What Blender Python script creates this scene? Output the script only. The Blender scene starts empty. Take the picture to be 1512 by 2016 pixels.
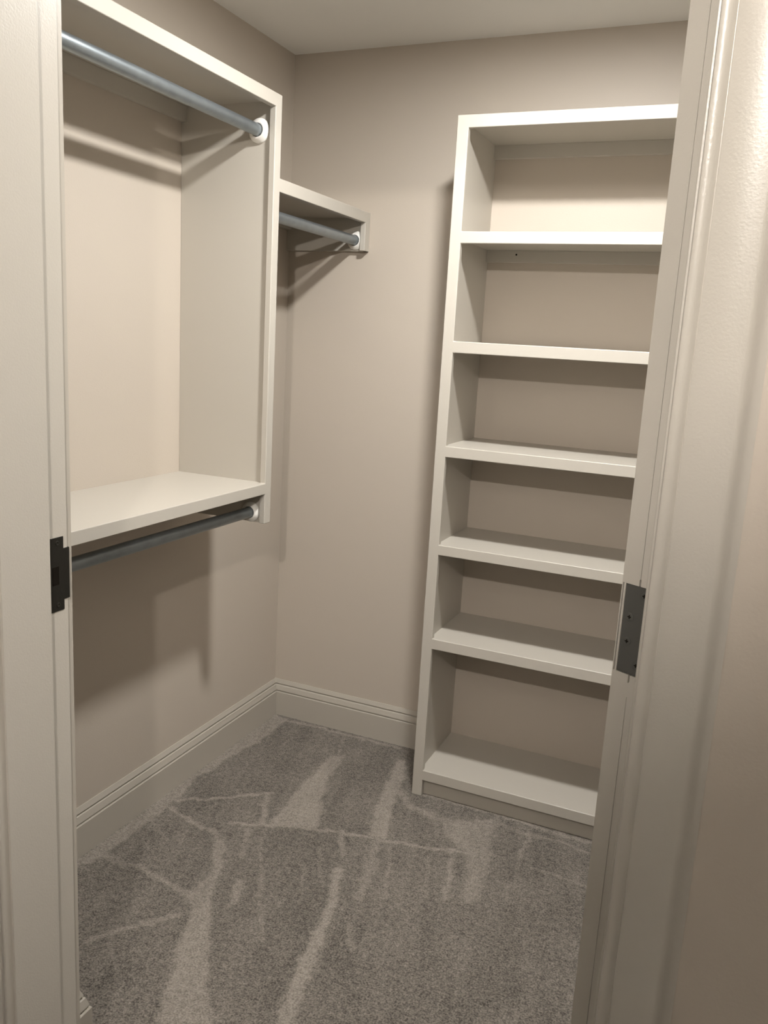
import bpy, bmesh, math, random
import numpy as np
from mathutils import Vector, Matrix

random.seed(3)
SC = bpy.context.scene
COL = SC.collection

# ------------------------------------------------------------------ camera
CAM = Vector((1.6002, -2.7607, 1.4916))
YAW, PITCH, ROLL, FPX = 0.4006, -0.2013, 0.0573, 1656.24
f = Vector((-math.sin(YAW)*math.cos(PITCH), math.cos(YAW)*math.cos(PITCH), math.sin(PITCH)))
r0 = Vector((math.cos(YAW), math.sin(YAW), 0)); u0 = r0.cross(f)
r = math.cos(ROLL)*r0 + math.sin(ROLL)*u0
u = -math.sin(ROLL)*r0 + math.cos(ROLL)*u0
cam = bpy.data.cameras.new('camera'); co = bpy.data.objects.new('camera', cam); COL.objects.link(co)
M = Matrix((r, u, -f)).transposed().to_4x4(); M.translation = CAM
co.matrix_world = M
cam.sensor_fit = 'HORIZONTAL'; cam.sensor_width = 36; cam.lens = FPX*36/1512
cam.clip_start = 0.02
SC.camera = co

# ------------------------------------------------------------------ world, exposure
w = bpy.data.worlds.new('world'); SC.world = w; w.use_nodes = True
w.node_tree.nodes['Background'].inputs[0].default_value = (1.0, 0.86, 0.7, 1)
w.node_tree.nodes['Background'].inputs[1].default_value = 0.0
SC.view_settings.view_transform = 'Standard'
SC.view_settings.look = 'None'
SC.view_settings.gamma = 1
SC.view_settings.use_curve_mapping = False
SC.view_settings.exposure = 0.0
# the two lamps: closet ceiling disc (A) and hall ceiling lamp with an added light-blocking bowl (B)
A_POS = (1.055, -0.985, 2.44); A_E = 1040.0; A_COL = (1.0, 0.985, 0.960)
B_POS = (1.59, -3.30, 2.23);  B_E = 5300.0; B_COL = (1.0, 0.93, 0.86)

# ------------------------------------------------------------------ materials
ALB = 0.78        # paints are mid-toned; the lamps are set to suit
def srgb(c):
    return tuple(ALB*((v/255)/12.92 if v/255 <= .04045 else ((v/255+.055)/1.055)**2.4) for v in c) + (1,)

def mat(name, col, rough=.5, metal=0, bump=0, scale=200, detail=2, var=0, vscale=3, coat=0, spec=.5):
    m = bpy.data.materials.new(name); m.use_nodes = True
    nt = m.node_tree; b = nt.nodes['Principled BSDF']
    b.inputs['Base Color'].default_value = col
    b.inputs['Roughness'].default_value = rough
    b.inputs['Metallic'].default_value = metal
    b.inputs['Specular IOR Level'].default_value = spec
    tc = nt.nodes.new('ShaderNodeTexCoord')
    if bump:
        n = nt.nodes.new('ShaderNodeTexNoise'); n.inputs['Scale'].default_value = scale; n.inputs['Detail'].default_value = detail
        nt.links.new(tc.outputs['Object'], n.inputs['Vector'])
        bp = nt.nodes.new('ShaderNodeBump'); bp.inputs['Strength'].default_value = bump; bp.inputs['Distance'].default_value = .001
        nt.links.new(n.outputs['Fac'], bp.inputs['Height']); nt.links.new(bp.outputs['Normal'], b.inputs['Normal'])
    if var:
        n = nt.nodes.new('ShaderNodeTexNoise'); n.inputs['Scale'].default_value = vscale; n.inputs['Detail'].default_value = 4
        nt.links.new(tc.outputs['Object'], n.inputs['Vector'])
        mx = nt.nodes.new('ShaderNodeMix'); mx.data_type = 'RGBA'
        mx.inputs['A'].default_value = tuple(c*(1-var) for c in col[:3]) + (1,)
        mx.inputs['B'].default_value = tuple(min(1, c*(1+var)) for c in col[:3]) + (1,)
        nt.links.new(n.outputs['Fac'], mx.inputs['Factor']); nt.links.new(mx.outputs['Result'], b.inputs['Base Color'])
    return m

WALL = mat('wall_paint', srgb((206, 195, 181)), .55, bump=.25, scale=260, var=.015, vscale=1.5)
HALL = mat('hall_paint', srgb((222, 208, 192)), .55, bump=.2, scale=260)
HALLF = mat('hall_far_darkened', srgb((122, 112, 100)), .7, bump=.2, scale=260)  # unseen hall walls, colour darkened to cut bounced light
CEIL = mat('ceiling_paint', (.84, .83, .80, 1), .8, bump=.2, scale=150)
TRIM = mat('trim_paint', srgb((194, 187, 175)), .36, bump=.10, scale=160)
JAMB = mat('jamb_paint', srgb((206, 200, 189)), .34, bump=.22, scale=330, detail=3)
SHELF = mat('shelf_paint', srgb((202, 196, 185)), .36, bump=.10, scale=140)
PLASTIC = mat('socket_plastic', srgb((250, 247, 240)), .4)
GALV = mat('galvanised_steel', (.30, .335, .36, 1), .36, metal=.85, bump=.25, scale=90, var=.18, vscale=35)
IRON = mat('dark_bronze', (.035, .033, .028, 1), .42, metal=.7, bump=.3, scale=120)
HINGE = mat('hinge_steel', (.10, .098, .088, 1), .5, metal=.35, bump=.2, scale=120)
DARK = mat('shadow_gap', (.012, .01, .008, 1), .9, spec=0)
STEELDISH = mat('lamp_metal', (.25, .22, .2, 1), .4, metal=.8)

def emit(name, col, e):
    m = bpy.data.materials.new(name); m.use_nodes = True; nt = m.node_tree
    for n in list(nt.nodes):
        if n.type == 'BSDF_PRINCIPLED': nt.nodes.remove(n)
    em = nt.nodes.new('ShaderNodeEmission'); em.inputs[0].default_value = col + (1,); em.inputs[1].default_value = e
    nt.links.new(em.outputs[0], nt.nodes['Material Output'].inputs[0])
    return m

# carpet: colour attribute 'pile' holds how the pile lies (vacuum tracks)
def carpet_mat():
    m = bpy.data.materials.new('carpet'); m.use_nodes = True; nt = m.node_tree; b = nt.nodes['Principled BSDF']
    tc = nt.nodes.new('ShaderNodeTexCoord')
    def noise(s, d=2, rr=.6):
        n = nt.nodes.new('ShaderNodeTexNoise'); n.inputs['Scale'].default_value = s; n.inputs['Detail'].default_value = d
        n.inputs['Roughness'].default_value = rr
        nt.links.new(tc.outputs['Object'], n.inputs['Vector']); return n
    n1 = noise(210, 3, .7); n2 = noise(70, 3); n3 = noise(9, 3)
    at = nt.nodes.new('ShaderNodeAttribute'); at.attribute_name = 'pile'
    def math_(op, a, bb):
        k = nt.nodes.new('ShaderNodeMath'); k.operation = op
        for i, v in enumerate((a, bb)):
            if isinstance(v, (int, float)): k.inputs[i].default_value = v
            else: nt.links.new(v, k.inputs[i])
        return k.outputs[0]
    s = math_('MULTIPLY', math_('SUBTRACT', n1.outputs['Fac'], .5), 2.1)
    s = math_('ADD', s, math_('MULTIPLY', math_('SUBTRACT', n2.outputs['Fac'], .5), .9))
    s = math_('ADD', s, math_('MULTIPLY', math_('SUBTRACT', n3.outputs['Fac'], .5), .25))
    p_ = math_('MULTIPLY', at.outputs['Fac'], .46)
    s = math_('ADD', math_('ADD', s, p_), .36)
    cr = nt.nodes.new('ShaderNodeValToRGB')
    cr.color_ramp.elements[0].position = 0; cr.color_ramp.elements[0].color = srgb((74, 70, 64))
    cr.color_ramp.elements[1].position = 1; cr.color_ramp.elements[1].color = srgb((176, 167, 156))
    nt.links.new(s, cr.inputs[0]); nt.links.new(cr.outputs[0], b.inputs['Base Color'])
    b.inputs['Roughness'].default_value = .95; b.inputs['Specular IOR Level'].default_value = .1
    b.inputs['Sheen Weight'].default_value = .12; b.inputs['Sheen Roughness'].default_value = .5
    bp = nt.nodes.new('ShaderNodeBump'); bp.inputs['Strength'].default_value = .9; bp.inputs['Distance'].default_value = .004
    nt.links.new(n1.outputs['Fac'], bp.inputs['Height']); nt.links.new(bp.outputs[0], b.inputs['Normal'])
    return m
CARPET = carpet_mat()

# ------------------------------------------------------------------ mesh helpers
def link(name, bm, m, parent=None, bevel=0, seg=2, smooth=False, kind=None, angle=40):
    bmesh.ops.recalc_face_normals(bm, faces=bm.faces)
    me = bpy.data.meshes.new(name); bm.to_mesh(me); bm.free()
    me.materials.append(m)
    o = bpy.data.objects.new(name, me); COL.objects.link(o)
    if parent is not None:
        o.parent = parent; o.matrix_parent_inverse = Matrix.Translation(-parent.location)
    if bevel:
        md = o.modifiers.new('bevel', 'BEVEL'); md.width = bevel; md.segments = seg; md.limit_method = 'ANGLE'; md.angle_limit = math.radians(angle)
        md.harden_normals = True
        smooth = True
    if smooth:
        for p in me.polygons: p.use_smooth = True
        if not bevel: me.set_sharp_from_angle(angle=math.radians(35))
    if kind: o['kind'] = kind
    return o

def box(bm, x0, x1, y0, y1, z0, z1):
    v = [bm.verts.new(p) for p in [(x0,y0,z0),(x1,y0,z0),(x1,y1,z0),(x0,y1,z0),(x0,y0,z1),(x1,y0,z1),(x1,y1,z1),(x0,y1,z1)]]
    for q in [(0,3,2,1),(4,5,6,7),(0,1,5,4),(1,2,6,5),(2,3,7,6),(3,0,4,7)]: bm.faces.new([v[i] for i in q])

def B(name, m, parent, *args, bevel=0, kind=None):
    bm = bmesh.new()
    for a in args: box(bm, *a)
    return link(name, bm, m, parent, bevel, kind=kind)

def prism(bm, pts, z0, z1):
    a = [bm.verts.new((x, y, z0)) for x, y in pts]; b = [bm.verts.new((x, y, z1)) for x, y in pts]
    bm.faces.new(a[::-1]); bm.faces.new(b); n = len(pts)
    for i in range(n): bm.faces.new([a[i], a[(i+1)%n], b[(i+1)%n], b[i]])

def grid_frame(bm, us, vs, filled, w0, w1, put):
    """one manifold slab made of the filled cells of a grid; put(u,v,w) gives the point"""
    idx = {}
    def V(i, j, k):
        if (i, j, k) not in idx: idx[(i, j, k)] = bm.verts.new(put(us[i], vs[j], (w0, w1)[k]))
        return idx[(i, j, k)]
    F = set(filled)
    for (i, j) in F:
        bm.faces.new([V(i,j,0), V(i,j+1,0), V(i+1,j+1,0), V(i+1,j,0)])
        bm.faces.new([V(i,j,1), V(i+1,j,1), V(i+1,j+1,1), V(i,j+1,1)])
        for (di, dj, a, b) in ((-1,0,(i,j),(i,j+1)), (1,0,(i+1,j+1),(i+1,j)), (0,-1,(i+1,j),(i,j)), (0,1,(i,j+1),(i+1,j+1))):
            if (i+di, j+dj) not in F:
                bm.faces.new([V(*a,0), V(*b,0), V(*b,1), V(*a,1)])
    bmesh.ops.dissolve_limit(bm, angle_limit=.01, verts=bm.verts, edges=bm.edges)

def sweep(bm, path, normals_in, prof):
    """profile (t, z) swept along a horizontal polyline with mitred corners"""
    segn = normals_in; rings = []
    for i, p in enumerate(path):
        n1 = Vector(segn[max(i-1, 0)]); n2 = Vector(segn[min(i, len(segn)-1)])
        o = (n1+n2)/(1+n1.dot(n2))
        rings.append([bm.verts.new((p[0]+o.x*t, p[1]+o.y*t, z)) for t, z in prof])
    for i in range(len(path)-1):
        for k in range(len(prof)):
            k2 = (k+1) % len(prof)
            bm.faces.new([rings[i][k], rings[i][k2], rings[i+1][k2], rings[i+1][k]])
    bm.faces.new(rings[0]); bm.faces.new(rings[-1][::-1])

def lathe(bm, prof, axis='y', seg=40, org=(0,0,0)):
    """profile (r, h) turned round an axis through org"""
    rings = []
    for rr, h in prof:
        ring = []
        for k in range(seg):
            a = 2*math.pi*k/seg; c, s = rr*math.cos(a), rr*math.sin(a)
            p = (c, h, s) if axis == 'y' else (h, c, s) if axis == 'x' else (c, s, h)
            ring.append(bm.verts.new((org[0]+p[0], org[1]+p[1], org[2]+p[2])))
        rings.append(ring)
    for a, b in zip(rings[:-1], rings[1:]):
        for k in range(seg): bm.faces.new([a[k], a[(k+1)%seg], b[(k+1)%seg], b[k]])
    bm.faces.new(rings[0]); bm.faces.new(rings[-1][::-1])

def thing(name, loc, label, cat, group=None):
    o = bpy.data.objects.new(name, None); COL.objects.link(o); o.location = loc
    o.empty_display_size = .05
    o['label'] = label; o['category'] = cat
    if group: o['group'] = group
    return o

# ------------------------------------------------------------------ setting
H = 2.44
YW0, YW1 = -1.891, -1.748            # doorway wall: hall face, closet face
JL, JR = 0.620, 1.536                # rebate faces of the two jambs
SL, SR = 0.631, 1.527                # stop faces
OPEN_H = 2.135
XR = 2.05                            # closet right wall
XH0, XH1, YH = -2.2, 4.2, -6.5       # hall

# carpet floor as a dense grid carrying the vacuum tracks
TR = [  # (polyline on the floor in metres, half width, strength)
]
def floor():
    def g(px, py):   # a point of the track sketched on the photograph put down on the floor plane
        d = (px-756)/FPX*r - (py-1008)/FPX*u + f
        s = -CAM.z/d.z
        return (CAM.x+s*d.x, CAM.y+s*d.y)
    PO = []
    def c(x, y): return g(157+x/1.478, 1360+y/1.478)
    def T(pts, wd, st, sharp=.35): TR.append(([c(*q) for q in pts], wd*.0009, st, sharp))
    def F(pts, st, soft=.012): PO.append((np.array([c(*q) for q in pts]), st, soft))
    F([(565,62),(600,85),(520,150),(420,205),(345,255),(300,300),(250,345),(150,420),(70,480),(-20,520),(-20,440),(230,290),(420,170)], .75)
    T([(600,84),(700,108),(780,130),(930,168)], 11, .7)
    F([(730,190),(775,185),(735,240),(712,300),(695,402),(545,396),(590,340),(650,268)], .8, .016)
    T([(770,130),(745,200)], 9, .4)
    T([(548,300),(530,388)], 16, .65)
    T([(228,325),(330,316),(430,310),(560,296)], 11, .8)
    F([(925,205),(948,200),(945,255),(915,320),(892,432),(832,430),(858,352),(890,270)], .8, .014)
    T([(440,385),(600,395),(740,410),(850,430),(1000,456),(1130,472)], 10, .75)
    T([(762,405),(765,485)], 12, .7)
    T([(862,440),(845,520),(812,600)], 22, .5)
    F([(748,500),(768,515),(748,620),(716,705),(684,790),(648,900),(632,985),(566,985),(600,880),(650,760),(696,665),(728,585)], .85, .012)
    F([(385,425),(428,432),(418,505),(396,560),(382,620),(378,720),(384,985),(212,985),(262,830),(300,700),(326,612),(290,590),(340,572),(385,520)], .72, .014)
    T([(262,340),(330,385),(390,412),(420,452)], 12, .65)
    T([(168,508),(230,545),(320,590)], 15, .6)
    T([(25,728),(130,692),(290,650)], 13, .6)
    T([(60,470),(120,500),(172,515)], 13, .45)
    T([(492,400),(470,485)], 13, .45); T([(468,555),(445,612)], 16, .55); T([(530,430),(525,560),(532,720)], 9, .35)
    T([(700,460),(708,570)], 9, .3); T([(782,695),(788,755)], 14, .45); T([(907,448),(888,605)], 9, .4)
    T([(1082,485),(1064,605)], 13, .5); T([(1012,490),(1005,600)], 9, .3); T([(655,505),(650,590)], 8, .3)
    F([(1040,378),(1215,372),(1204,460),(1184,560),(1150,612),(1108,624),(1118,540),(1125,470),(1060,420)], .62, .02)
    T([(925,285),(955,332),(1040,372),(1150,405)], 22, .55)
    T([(985,296),(1200,356),(1478,442)], 12, .65)
    T([(1308,420),(1285,482)], 13, .5); T([(1305,418),(1400,440),(1478,472)], 10, .55); T([(1318,513),(1400,540),(1470,566)], 9, .5)
    T([(1250,560),(1240,600)], 15, .25); T([(1040,376),(1044,428)], 10, .4); T([(88,735),(112,825)], 10, .35)
    T([(180,420),(200,455)], 9, .3); T([(285,410),(300,450)], 9, .3); T([(220,390),(250,440)], 9, .3)
    T([(1200,380),(1330,430)], 16, .3)
    dv = np.array(c(760,490))-np.array(c(590,970)); dv /= np.linalg.norm(dv)
    nx, ny = 420, 420
    x0, x1, y0, y1 = 0.0, XR, -1.95, 0.0
    X, Y = np.meshgrid(np.linspace(x0, x1, nx), np.linspace(y0, y1, ny))
    P = np.stack([X.ravel(), Y.ravel()], 1)
    rng = np.random.RandomState(4)
    def smooth_noise(cells, amp):
        gx = rng.rand(cells+2, cells+2)
        a = (P[:,0]-x0)/(x1-x0)*cells; b = (P[:,1]-y0)/(y1-y0)*cells
        i = a.astype(int).clip(0, cells); j = b.astype(int).clip(0, cells); fa = a-i; fb = b-j
        fa = fa*fa*(3-2*fa); fb = fb*fb*(3-2*fb)
        v = gx[i,j]*(1-fa)*(1-fb)+gx[i+1,j]*fa*(1-fb)+gx[i,j+1]*(1-fa)*fb+gx[i+1,j+1]*fa*fb
        return (v-.5)*2*amp
    wob = np.stack([smooth_noise(60, .006)+smooth_noise(150, .004), smooth_noise(60, .006)+smooth_noise(150, .004)], 1)
    Q = P + wob
    pile = np.zeros(len(P))
    for pts, wd, st, sharp in TR:
        best = np.full(len(P), 9.)
        for a, b in zip(pts[:-1], pts[1:]):
            a = np.array(a); b = np.array(b); ab = b-a
            t = ((Q-a)@ab/(ab@ab)).clip(0, 1)
            best = np.minimum(best, np.linalg.norm(Q-(a+t[:,None]*ab), axis=1))
        k = np.clip((wd*1.25-best)/(wd*(1.25-.55*sharp)), 0, 1); k = k*k*(3-2*k)
        pile = np.maximum(pile, k*st)
    for poly, st, soft in PO:
        inside = np.zeros(len(P), bool); dist = np.full(len(P), 9.)
        for a, b in zip(poly, np.roll(poly, -1, 0)):
            cnd = ((a[1] > Q[:,1]) != (b[1] > Q[:,1]))
            with np.errstate(all='ignore'):
                xx = (b[0]-a[0])*(Q[:,1]-a[1])/(b[1]-a[1]+1e-12)+a[0]
            inside ^= cnd & (Q[:,0] < xx)
            ab = b-a; t = ((Q-a)@ab/(ab@ab+1e-12)).clip(0, 1)
            dist = np.minimum(dist, np.linalg.norm(Q-(a+t[:,None]*ab), axis=1))
        sd = np.where(inside, dist, -dist)
        k = np.clip((sd+soft*.6)/(soft*1.4), 0, 1); k = k*k*(3-2*k)
        pile = np.maximum(pile, k*st)
    # faint brushing along the vacuum's direction
    al = P@dv; ac = P@np.array([dv[1], -dv[0]])
    def streak(ca, cb, amp, seed):
        rg = np.random.RandomState(seed).rand(400, 400)
        a = (ac+4)*ca; b = (al+4)*cb
        i = a.astype(int) % 399; j = b.astype(int) % 399; fa = a-np.floor(a); fb = b-np.floor(b)
        fa = fa*fa*(3-2*fa); fb = fb*fb*(3-2*fb)
        v = rg[i,j]*(1-fa)*(1-fb)+rg[i+1,j]*fa*(1-fb)+rg[i,j+1]*(1-fa)*fb+rg[i+1,j+1]*fa*fb
        return (v-.5)*2*amp
    pile += smooth_noise(12, .08) + smooth_noise(40, .08) + streak(60, 7, .12, 1) + streak(28, 4, .10, 2)
    me = bpy.data.meshes.new('floor')
    zz = smooth_noise(160, .0012)
    # outer ring for the hall so the carpet runs on under the door
    verts = [(P[i,0], P[i,1], zz[i]) for i in range(len(P))]
    faces = [(j*nx+i, j*nx+i+1, (j+1)*nx+i+1, (j+1)*nx+i) for j in range(ny-1) for i in range(nx-1)]
    base = len(verts)
    verts += [(XH0, YH, 0), (XH1, YH, 0), (XH1, y0, 0), (XH0, y0, 0)]
    faces.append((base, base+1, base+2, base+3))
    me.from_pydata(verts, [], faces)
    at = me.color_attributes.new('pile', 'FLOAT_COLOR', 'POINT')
    buf = np.zeros((len(verts), 4), dtype=np.float32); buf[:base, 0] = pile; buf[:, 1] = buf[:, 0]; buf[:, 2] = buf[:, 0]; buf[:, 3] = 1
    at.data.foreach_set('color', buf.ravel())
    for p in me.polygons: p.use_smooth = True
    me.materials.append(CARPET)
    o = bpy.data.objects.new('floor', me); COL.objects.link(o); o['kind'] = 'structure'
floor()

S = 'structure'
B('ceiling', CEIL, None, (XH0-.1, XH1+.1, YH-.1, .1, H, H+.1), kind=S)
B('wall_left', WALL, None, (-.1, 0, -1.75, .1, -.05, H), kind=S)
B('wall_back', WALL, None, (0, XR, 0, .1, -.05, H), kind=S)
B('wall_right', WALL, None, (XR, XR+.1, -1.75, .1, -.05, H), kind=S)
B('wall_front', WALL, None, (XH0, JL-.02, YW0+.001, YW1, -.05, H), (JR+.02, XH1, YW0+.001, YW1, -.05, H), (JL-.02, JR+.02, YW0+.001, YW1, OPEN_H+.02, H), kind=S)
B('wall_corner', WALL, None, (0, .487, YW1, -1.607, -.05, H), kind=S)
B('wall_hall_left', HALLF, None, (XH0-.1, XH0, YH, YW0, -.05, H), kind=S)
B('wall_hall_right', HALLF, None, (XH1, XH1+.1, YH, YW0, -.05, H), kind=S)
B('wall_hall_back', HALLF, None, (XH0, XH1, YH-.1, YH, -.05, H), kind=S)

# baseboards
BP = [(0,0),(0,.1437),(.0030,.1437),(.0088,.1290),(.0088,.1280),(.0045,.1272),(.0045,.1238),(.0090,.1232),(.0115,.1215),(.0165,.1040),(.0165,.1020),(.0120,.1012),(.0120,.0985),(.0185,.0978),(.0202,.0960),(.0202,0)]
# mitred ends are made by sweeping past the corner with both normals known
def base_seg(name, a, b, n, na, nb):
    """one straight run from a to b facing n; na/nb = facing of the neighbours (None = square end)"""
    bm = bmesh.new(); n = Vector(n)
    rings = []
    for p, m_ in ((a, na), (b, nb)):
        o = n if m_ is None else (n+Vector(m_))/(1+n.dot(Vector(m_)))
        rings.append([bm.verts.new((p[0]+o.x*t, p[1]+o.y*t, z)) for t, z in BP])
    for k in range(len(BP)):
        k2 = (k+1) % len(BP); bm.faces.new([rings[0][k], rings[0][k2], rings[1][k2], rings[1][k]])
    bm.faces.new(rings[0]); bm.faces.new(rings[1][::-1])
    return link(name, bm, TRIM, None, kind=S)
base_seg('baseboard_corner', (.487,-1.73), (.487,-1.607), (1,0), None, (0,1))
base_seg('baseboard_front', (.487,-1.607), (0,-1.607), (0,1), (1,0), (1,0))
base_seg('baseboard_left', (0,-1.607), (0,0), (1,0), (0,1), (0,-1))
base_seg('baseboard_back', (0,0), (.7235,0), (0,-1), (1,0), None)
base_seg('baseboard_right', (XR,-.33), (XR,-1.748), (-1,0), None, None)

# door frame: two rebated jambs, head, casings on both faces
YS = -1.795                          # where the rebate meets the stop
CP = [(0,0),(0,.0105),(.0010,.0125),(.0025,.0133),(.0060,.0133),(.0085,.0127),(.0110,.0112),(.0140,.0085),(.0146,.0085),(.0149,.0108),(.0155,.0112),(.0580,.0130),(.0615,.0121),(.0650,.0092),(.0685,.0050),(.0725,.0018),(.0780,0)]
ZC = OPEN_H + .006
def casing(name, xin, sgn, parent):
    """hall-side leg casing; xin = inner edge, sgn = direction outwards"""
    bm = bmesh.new(); prism(bm, [(xin+sgn*a, YW0-t) for a, t in CP], 0, ZC)
    return link(name, bm, JAMB, parent, smooth=True)
def frame_side(name, reb, stop, sgn, label=None):
    bm = bmesh.new()
    prism(bm, [(reb, YW1), (reb, YS), (stop, YS), (stop, YW0), (reb-sgn*.019, YW0), (reb-sgn*.019, YW1)], 0, OPEN_H)
    o = link(name, bm, JAMB, None, bevel=.0012, seg=3, kind=S)
    return o
jl = frame_side('trim_1', JL, SL, 1)
casing('casing', SL-.004, -1, jl)
bm = bmesh.new(); prism(bm, [(JL-.005, YW1), (JL-.005, YW1+.014), (JL-.008, YW1+.017), (JL-.012, YW1+.0165), (JL-.120, YW1+.011), (JL-.120, YW1)], 0, ZC)
link('casing', bm, TRIM, jl, smooth=True)
jr = frame_side('trim_2', JR, SR, -1)
casing('casing', SR+.0035, 1, jr)
bm = bmesh.new(); prism(bm, [(JR+.009, YW1), (JR+.009, YW1+.010), (JR+.09, YW1+.010), (JR+.09, YW1)], 0, ZC)
link('casing', bm, TRIM, jr)
hd = B('trim_3', JAMB, None, (JL-.019, JR+.019, YW0, YW1, OPEN_H, OPEN_H+.019), (SL, SR, YW0, YS, OPEN_H-.011, OPEN_H), kind=S)
B('casing', JAMB, hd, (SL-.0725, SR+.072, YW0-.012, YW0, OPEN_H+.004, OPEN_H+.0725))

# strike plate let into the left jamb
def strike():
    bm = bmesh.new()
    ys = [YS+.001, -1.7812, -1.7665, -1.7570, -1.7448]
    zs = [1.0335, 1.0505, 1.0775, 1.1090, 1.1360, 1.1560]
    filled = []
    for i in range(4):
        for j in range(5):
            if i == 3 and j in (0, 4): continue
            filled.append((i, j))
    grid_frame(bm, ys, zs, filled, JL-.004, JL+.0009, lambda a, b, c: (c, a, b))
    sp = link('strike_plate', bm, IRON, jl, bevel=.0006, seg=2)
    sp['label'] = 'dark bronze strike plate'
    B('bolt_hole', DARK, sp, (JL+.0005, JL+.0012, -1.782, -1.768, 1.078, 1.108))
    B('lip', IRON, sp, (JL-.0065, JL+.0007, -1.7462, -1.7448, 1.0515, 1.135))
    for z in (1.1465, 1.0440):
        bm = bmesh.new(); lathe(bm, [(.0040, JL+.0006), (.0040, JL+.0013), (.0030, JL+.0018), (.0012, JL+.0010)], 'x', 20, (0, -1.7705, z))
        link('screw', bm, IRON, sp, smooth=True)
strike()

# the open door, only its hinge edge shows past the right casing
TH = math.radians(25)
DX = Vector((math.cos(TH), -math.sin(TH), 0))        # along the door's edge, towards the pin
DP = Vector((math.sin(TH), math.cos(TH), 0))         # along the door's width, into the closet
DO = Vector((1.4880, -1.7145, 0))                     # left edge of the hinge leaf
def dput(s, d, z): q = DO + DX*s + DP*d; return (q.x, q.y, z)
def dbox(bm, s0, s1, d0, d1, z0, z1):
    n0 = len(bm.verts); box(bm, s0, s1, d0, d1, z0, z1); bm.verts.ensure_lookup_table()
    for v in bm.verts[n0:]: v.co = dput(*v.co)
HZ0, HZ1 = 1.0995, 1.2138
E0, E1 = -.0055, .0390
W = .84
bm = bmesh.new()
dbox(bm, E0, E1, .004, W, .012, 2.12)                          # body behind the edge skin
door = link('door_1', bm, JAMB, None, kind=S)
bm = bmesh.new()                                                # the two plies of the edge, a hairline apart
for s0, s1 in ((E0, .0189), (.0196, E1)):
    dbox(bm, s0, s1, 0, .0045, HZ1+.0090, 2.12)
    dbox(bm, s0, s1, 0, .0045, .012, HZ0-.0300)
for s0, s1 in ((E0, .0180), (.0204, E1)):                        # wider notch next to the hinge
    dbox(bm, s0, s1, 0, .0045, HZ1+.0004, HZ1+.0090)
    dbox(bm, s0, s1, 0, .0045, HZ0-.0110, HZ0-.0008)
dbox(bm, E0, E1, 0, .0045, HZ0-.0300, HZ0-.0110)                # filled stretch below the hinge
dbox(bm, E0, E0+.0013, -.0001, .0045, HZ0-.001, HZ1+.0004)
dbox(bm, E0+.0028, -.0003, .0003, .0045, HZ0-.001, HZ1+.0004)
link('door_edge', bm, JAMB, door)
bm = bmesh.new(); dbox(bm, .0183, .0202, .0040, .0043, .02, 2.11); dbox(bm, E0+.001, E0+.003, .003, .0043, HZ0, HZ1)
link('edge_seam', bm, DARK, door)
bm = bmesh.new(); dbox(bm, 0, .0385, .0008, .0035, HZ0, HZ1)
hg = link('hinge', bm, HINGE, door, bevel=.0004)
hg['label'] = 'dark grey hinge leaf'
bm = bmesh.new(); lathe(bm, [(.0001, HZ0), (.0065, HZ0), (.0065, HZ1), (.0001, HZ1)], 'z', 24, dput(.0440, -.002, 0))
link('knuckle', bm, HINGE, hg, smooth=True)
def screw(s, z):
    bm = bmesh.new()
    lathe(bm, [(.0001, .0007), (.0052, .0007), (.0052, -.0001), (.0042, -.0004), (.0030, -.0003), (.0001, -.0003)][::-1], 'y', 24)
    for v in bm.verts: v.co = dput(v.co.x+s, v.co.y, v.co.z+z)
    sc = link('screw', bm, HINGE, hg, smooth=True)
    bm = bmesh.new()
    dbox(bm, s-.0024, s+.0024, -.0006, .0002, z-.0007, z+.0007); dbox(bm, s-.0007, s+.0007, -.0006, .0002, z-.0024, z+.0024)
    link('cross_slot', bm, DARK, hg)
for q in ((.0099, 1.1728), (.0101, 1.1412), (.0268, 1.2036), (.0267, 1.1139)): screw(*q)
# hidden ones above and below
for zc in (1.93, .30):
    bm = bmesh.new(); lathe(bm, [(.0001, zc-.057), (.0065, zc-.057), (.0065, zc+.057), (.0001, zc+.057)], 'z', 24, dput(.0440, -.002, 0))
    link('knuckle', bm, HINGE, door, smooth=True)

# ------------------------------------------------------------------ closet organiser on the left wall
D1 = .3182; YI, YO = -.6439, -.6105; PY0, PY1 = -.634, -.615
LT, LTB, SS, SSB, SM, SMB, SB, ESB = 2.1303, 2.0955, 1.9165, 1.8799, 1.0568, 1.0240, .9340, 1.7874
YE, YF = -.0383, -1.607
FT = .019
lu = thing('hanging_unit', (0, -.8, SB), 'white hanging shelf unit on the left wall with tall open bay and short corner shelf', 'closet organizer')
bm = bmesh.new()
us = [YF, YF+.0335, YI, YO, YE, -.0002]; vs = [SB, SMB, SM, ESB, SSB, SS, LTB, LT]
fl = []
for j in range(7): fl.append((2, j))                  # the long stile
for j in range(7): fl.append((0, j))                  # its twin at the front wall
for i in (0, 1, 2):
    if i == 1: fl += [(1, 1), (1, 6)]                 # mid shelf edge, top rail
fl += [(3, 4), (4, 3), (4, 4)]                        # short shelf edge, end stile
grid_frame(bm, us, vs, set(fl), D1-FT, D1, lambda a, b, c: (c, a, b))
link('face_frame', bm, SHELF, lu, bevel=.0022, seg=3)
XI = D1 - .003
B('side_panel', SHELF, lu, (.0003, XI, PY0, PY1, SB, LT-.0004), bevel=.0008)
B('side_panel', SHELF, lu, (.0003, XI, YF+.0003, YF+.019, SB, LT-.0004), bevel=.0008)
B('top_shelf', SHELF, lu, (.0003, XI, YF+.019, PY0, LT-.019, LT-.0002))
B('shelf', SHELF, lu, (.0003, XI, YF+.019, PY0, SM-.019, SM+.0001))
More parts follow.
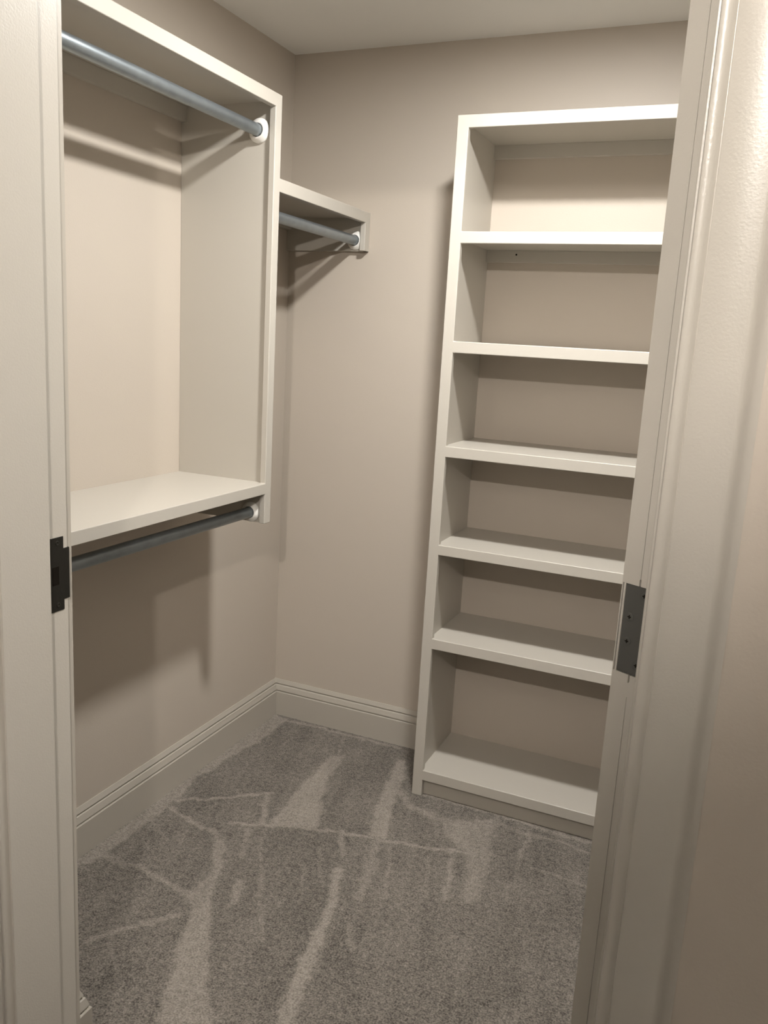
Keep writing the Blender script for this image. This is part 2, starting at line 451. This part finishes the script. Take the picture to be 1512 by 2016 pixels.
B('short_shelf', SHELF, lu, (.0003, XI, PY1, -.0192, SS-.019, SS-.0002))
B('end_panel', SHELF, lu, (.0003, XI, -.019, -.0003, ESB, SS-.0002), bevel=.0008)
B('cleat', SHELF, lu, (.0003, .019, YF+.019, PY0, 2.071, LT-.019), bevel=.0008)
B('cleat', SHELF, lu, (.0003, .019, YF+.019, PY0, SM-.059, SM-.019), bevel=.0008)
B('cleat', SHELF, lu, (.0003, .019, PY1, -.019, SS-.059, SS-.019), bevel=.0008)

def socket(x, y, z, s, rr=.033, parent=lu):
    """round rod socket screwed to a panel, opening towards s (+1 / -1 along y)"""
    bm = bmesh.new()
    pr = [(rr, 0), (rr, .0035), (rr-.0012, .0055), (rr-.009, .0135), (rr-.0115, .0150), (.0185, .0150), (.0178, .0140), (.0178, .0035), (.0002, .0035)]
    lathe(bm, [(a, s*h) for a, h in pr], 'y', 48, (x, y, z))
    link('rod_socket', bm, PLASTIC, parent, smooth=True)
ROD = .0163
def rod(x, z, y0, y1, label, rr=ROD):
    o_bm = bmesh.new()
    a0, a1 = y0, y1
    n = 24
    lathe(o_bm, [(rr-.0015, a0), (rr, a0), (rr, a1), (rr-.0015, a1)], 'y', 48, (x, 0, z))
    o = link('closet_rod', o_bm, GALV, None, smooth=True)
    o['label'] = label; o['category'] = 'closet rod'; o['group'] = 'hanging rods on the left wall'
    return o
UX, UZ = .2625, 2.0365
LX, LZ = .2655, .9640
KX, KZ = .2755, 1.8225
socket(UX, PY0, UZ, -1); socket(UX, YF+.019, UZ, 1)
socket(LX, PY0, LZ, -1, .0305); socket(LX, YF+.019, LZ, 1, .0305)
socket(KX, -.019, KZ, -1, .0315); socket(KX, PY1, KZ, 1, .0315)
rod(UX, UZ, YF+.0245, PY0-.0045, 'long galvanised steel rod under the top shelf of the left unit, uppermost of three')
rod(LX, LZ, YF+.0245, PY0-.0045, 'galvanised steel rod hanging below the wide mid-height shelf, lowest of three')
rod(KX, KZ, PY1+.0045, -.0245, 'short galvanised steel rod under the small shelf next to the back corner')

# ------------------------------------------------------------------ bookcase on the back wall
YR = -.3156; X1, X1I, XP = .7241, .7590, .7489
X2 = 1.640
T_, TB = 2.1348, 2.0995
SH = [(1.8159, 1.7820), (1.5002, 1.4655), (1.1825, 1.1485), (.8689, .8360), (.5571, .5219), (.0939, .0582)]
bk = thing('bookcase', (1.18, -.158, 0), 'tall narrow white built-in bookcase with six shelves against the back wall', 'bookcase')
bm = bmesh.new()
us = [X1, X1I, X2-.035, X2]
vs = sorted([0.0, TB, T_] + [z for p in SH for z in p])
fl = [(0, j) for j in range(len(vs)-1)] + [(2, j) for j in range(len(vs)-1)]
for j in range(len(vs)-1):
    lo, hi = vs[j], vs[j+1]
    if (hi, lo) in SH or lo == TB: fl.append((1, j))
grid_frame(bm, us, vs, set(fl), YR, YR+FT, lambda a, b, c: (a, c, b))
link('face_frame', bm, SHELF, bk, bevel=.0022, seg=3)
YI2 = YR + .003
B('side_panel', SHELF, bk, (XP-.019, XP, YI2, -.0003, 0, T_-.0003), bevel=.0006)
B('side_panel', SHELF, bk, (X2-.025, X2-.006, YI2, -.0003, 0, T_-.0003), bevel=.0006)
xs0, xs1 = XP, X2-.025
B('top_board', SHELF, bk, (xs0, xs1, YI2, -.0003, T_-.019, T_-.0002))
for i, (zt, zb) in enumerate(SH):
    B('shelf', SHELF, bk, (xs0, xs1, YI2, -.0003, zt-.019, zt+.0001))
B('toe_kick', SHELF, bk, (xs0, xs1, YR+.0215, YR+.040, 0, SH[5][0]-.019), bevel=.0006)
B('cleat', SHELF, bk, (xs0, xs1, -.019, -.0003, 2.0765, T_-.019), bevel=.0008)
cl = B('cleat', SHELF, bk, (xs0, xs1, -.019, -.0003, 1.7600, SH[0][0]-.019), bevel=.0008)
bm = bmesh.new(); lathe(bm, [(.0001, -.0192), (.0030, -.0192), (.0030, -.0185), (.0001, -.0185)], 'y', 20, (.8487, 0, 1.7835))
link('screw_hole', bm, DARK, cl)

# ------------------------------------------------------------------ lamps
def disc_lamp():
    ax, ay, az = A_POS
    t = thing('ceiling_light', (ax, ay, az), 'slim round white ceiling light in the middle of the closet', 'ceiling light')
    bm = bmesh.new(); lathe(bm, [(.0001, az-.0005), (.085, az-.0005), (.085, az-.010), (.070, az-.016), (.066, az-.016), (.066, az-.012), (.0001, az-.012)], 'z', 48, (ax, ay, 0))
    link('housing', bm, PLASTIC, t, smooth=True)
    bm = bmesh.new(); lathe(bm, [(.0001, az-.0125), (.062, az-.0125), (.060, az-.0165), (.0001, az-.0185)], 'z', 48, (ax, ay, 0))
    link('diffuser', bm, emit('lamp_closet', A_COL, A_E), t, smooth=True)
disc_lamp()
def hall_lamp():
    bx, by, bz = B_POS
    t = thing('ceiling_light', (bx, by, H), 'hall ceiling lamp with a bulb and an added off-centre round metal bowl blocking its downward light', 'ceiling light')
    bm = bmesh.new(); lathe(bm, [(.0001, H-.0005), (.06, H-.0005), (.055, H-.02), (.008, H-.03), (.006, bz+.05), (.0001, bz+.05)], 'z', 32, (bx, by, 0))
    link('stem', bm, STEELDISH, t, smooth=True)
    bm = bmesh.new()
    prof = [(0.022*math.sin(math.pi*k/14)+.0001, bz+.022*math.cos(math.pi*k/14)) for k in range(15)]
    lathe(bm, prof, 'z', 32, (bx, by, 0)); link('bulb', bm, emit('lamp_hall', B_COL, B_E), t, smooth=True)
    bm = bmesh.new(); lathe(bm, [(.0001, bz-.118), (.05, bz-.120), (.095, bz-.111), (.119, bz-.099), (.120, bz-.101), (.096, bz-.115), (.05, bz-.126), (.0001, bz-.124)], 'z', 48, (bx+.07, by+.05, 0))
    link('light_blocker', bm, STEELDISH, t, smooth=True)  # added bowl under the bulb; darkens the lower doorway and near carpet
hall_lamp()
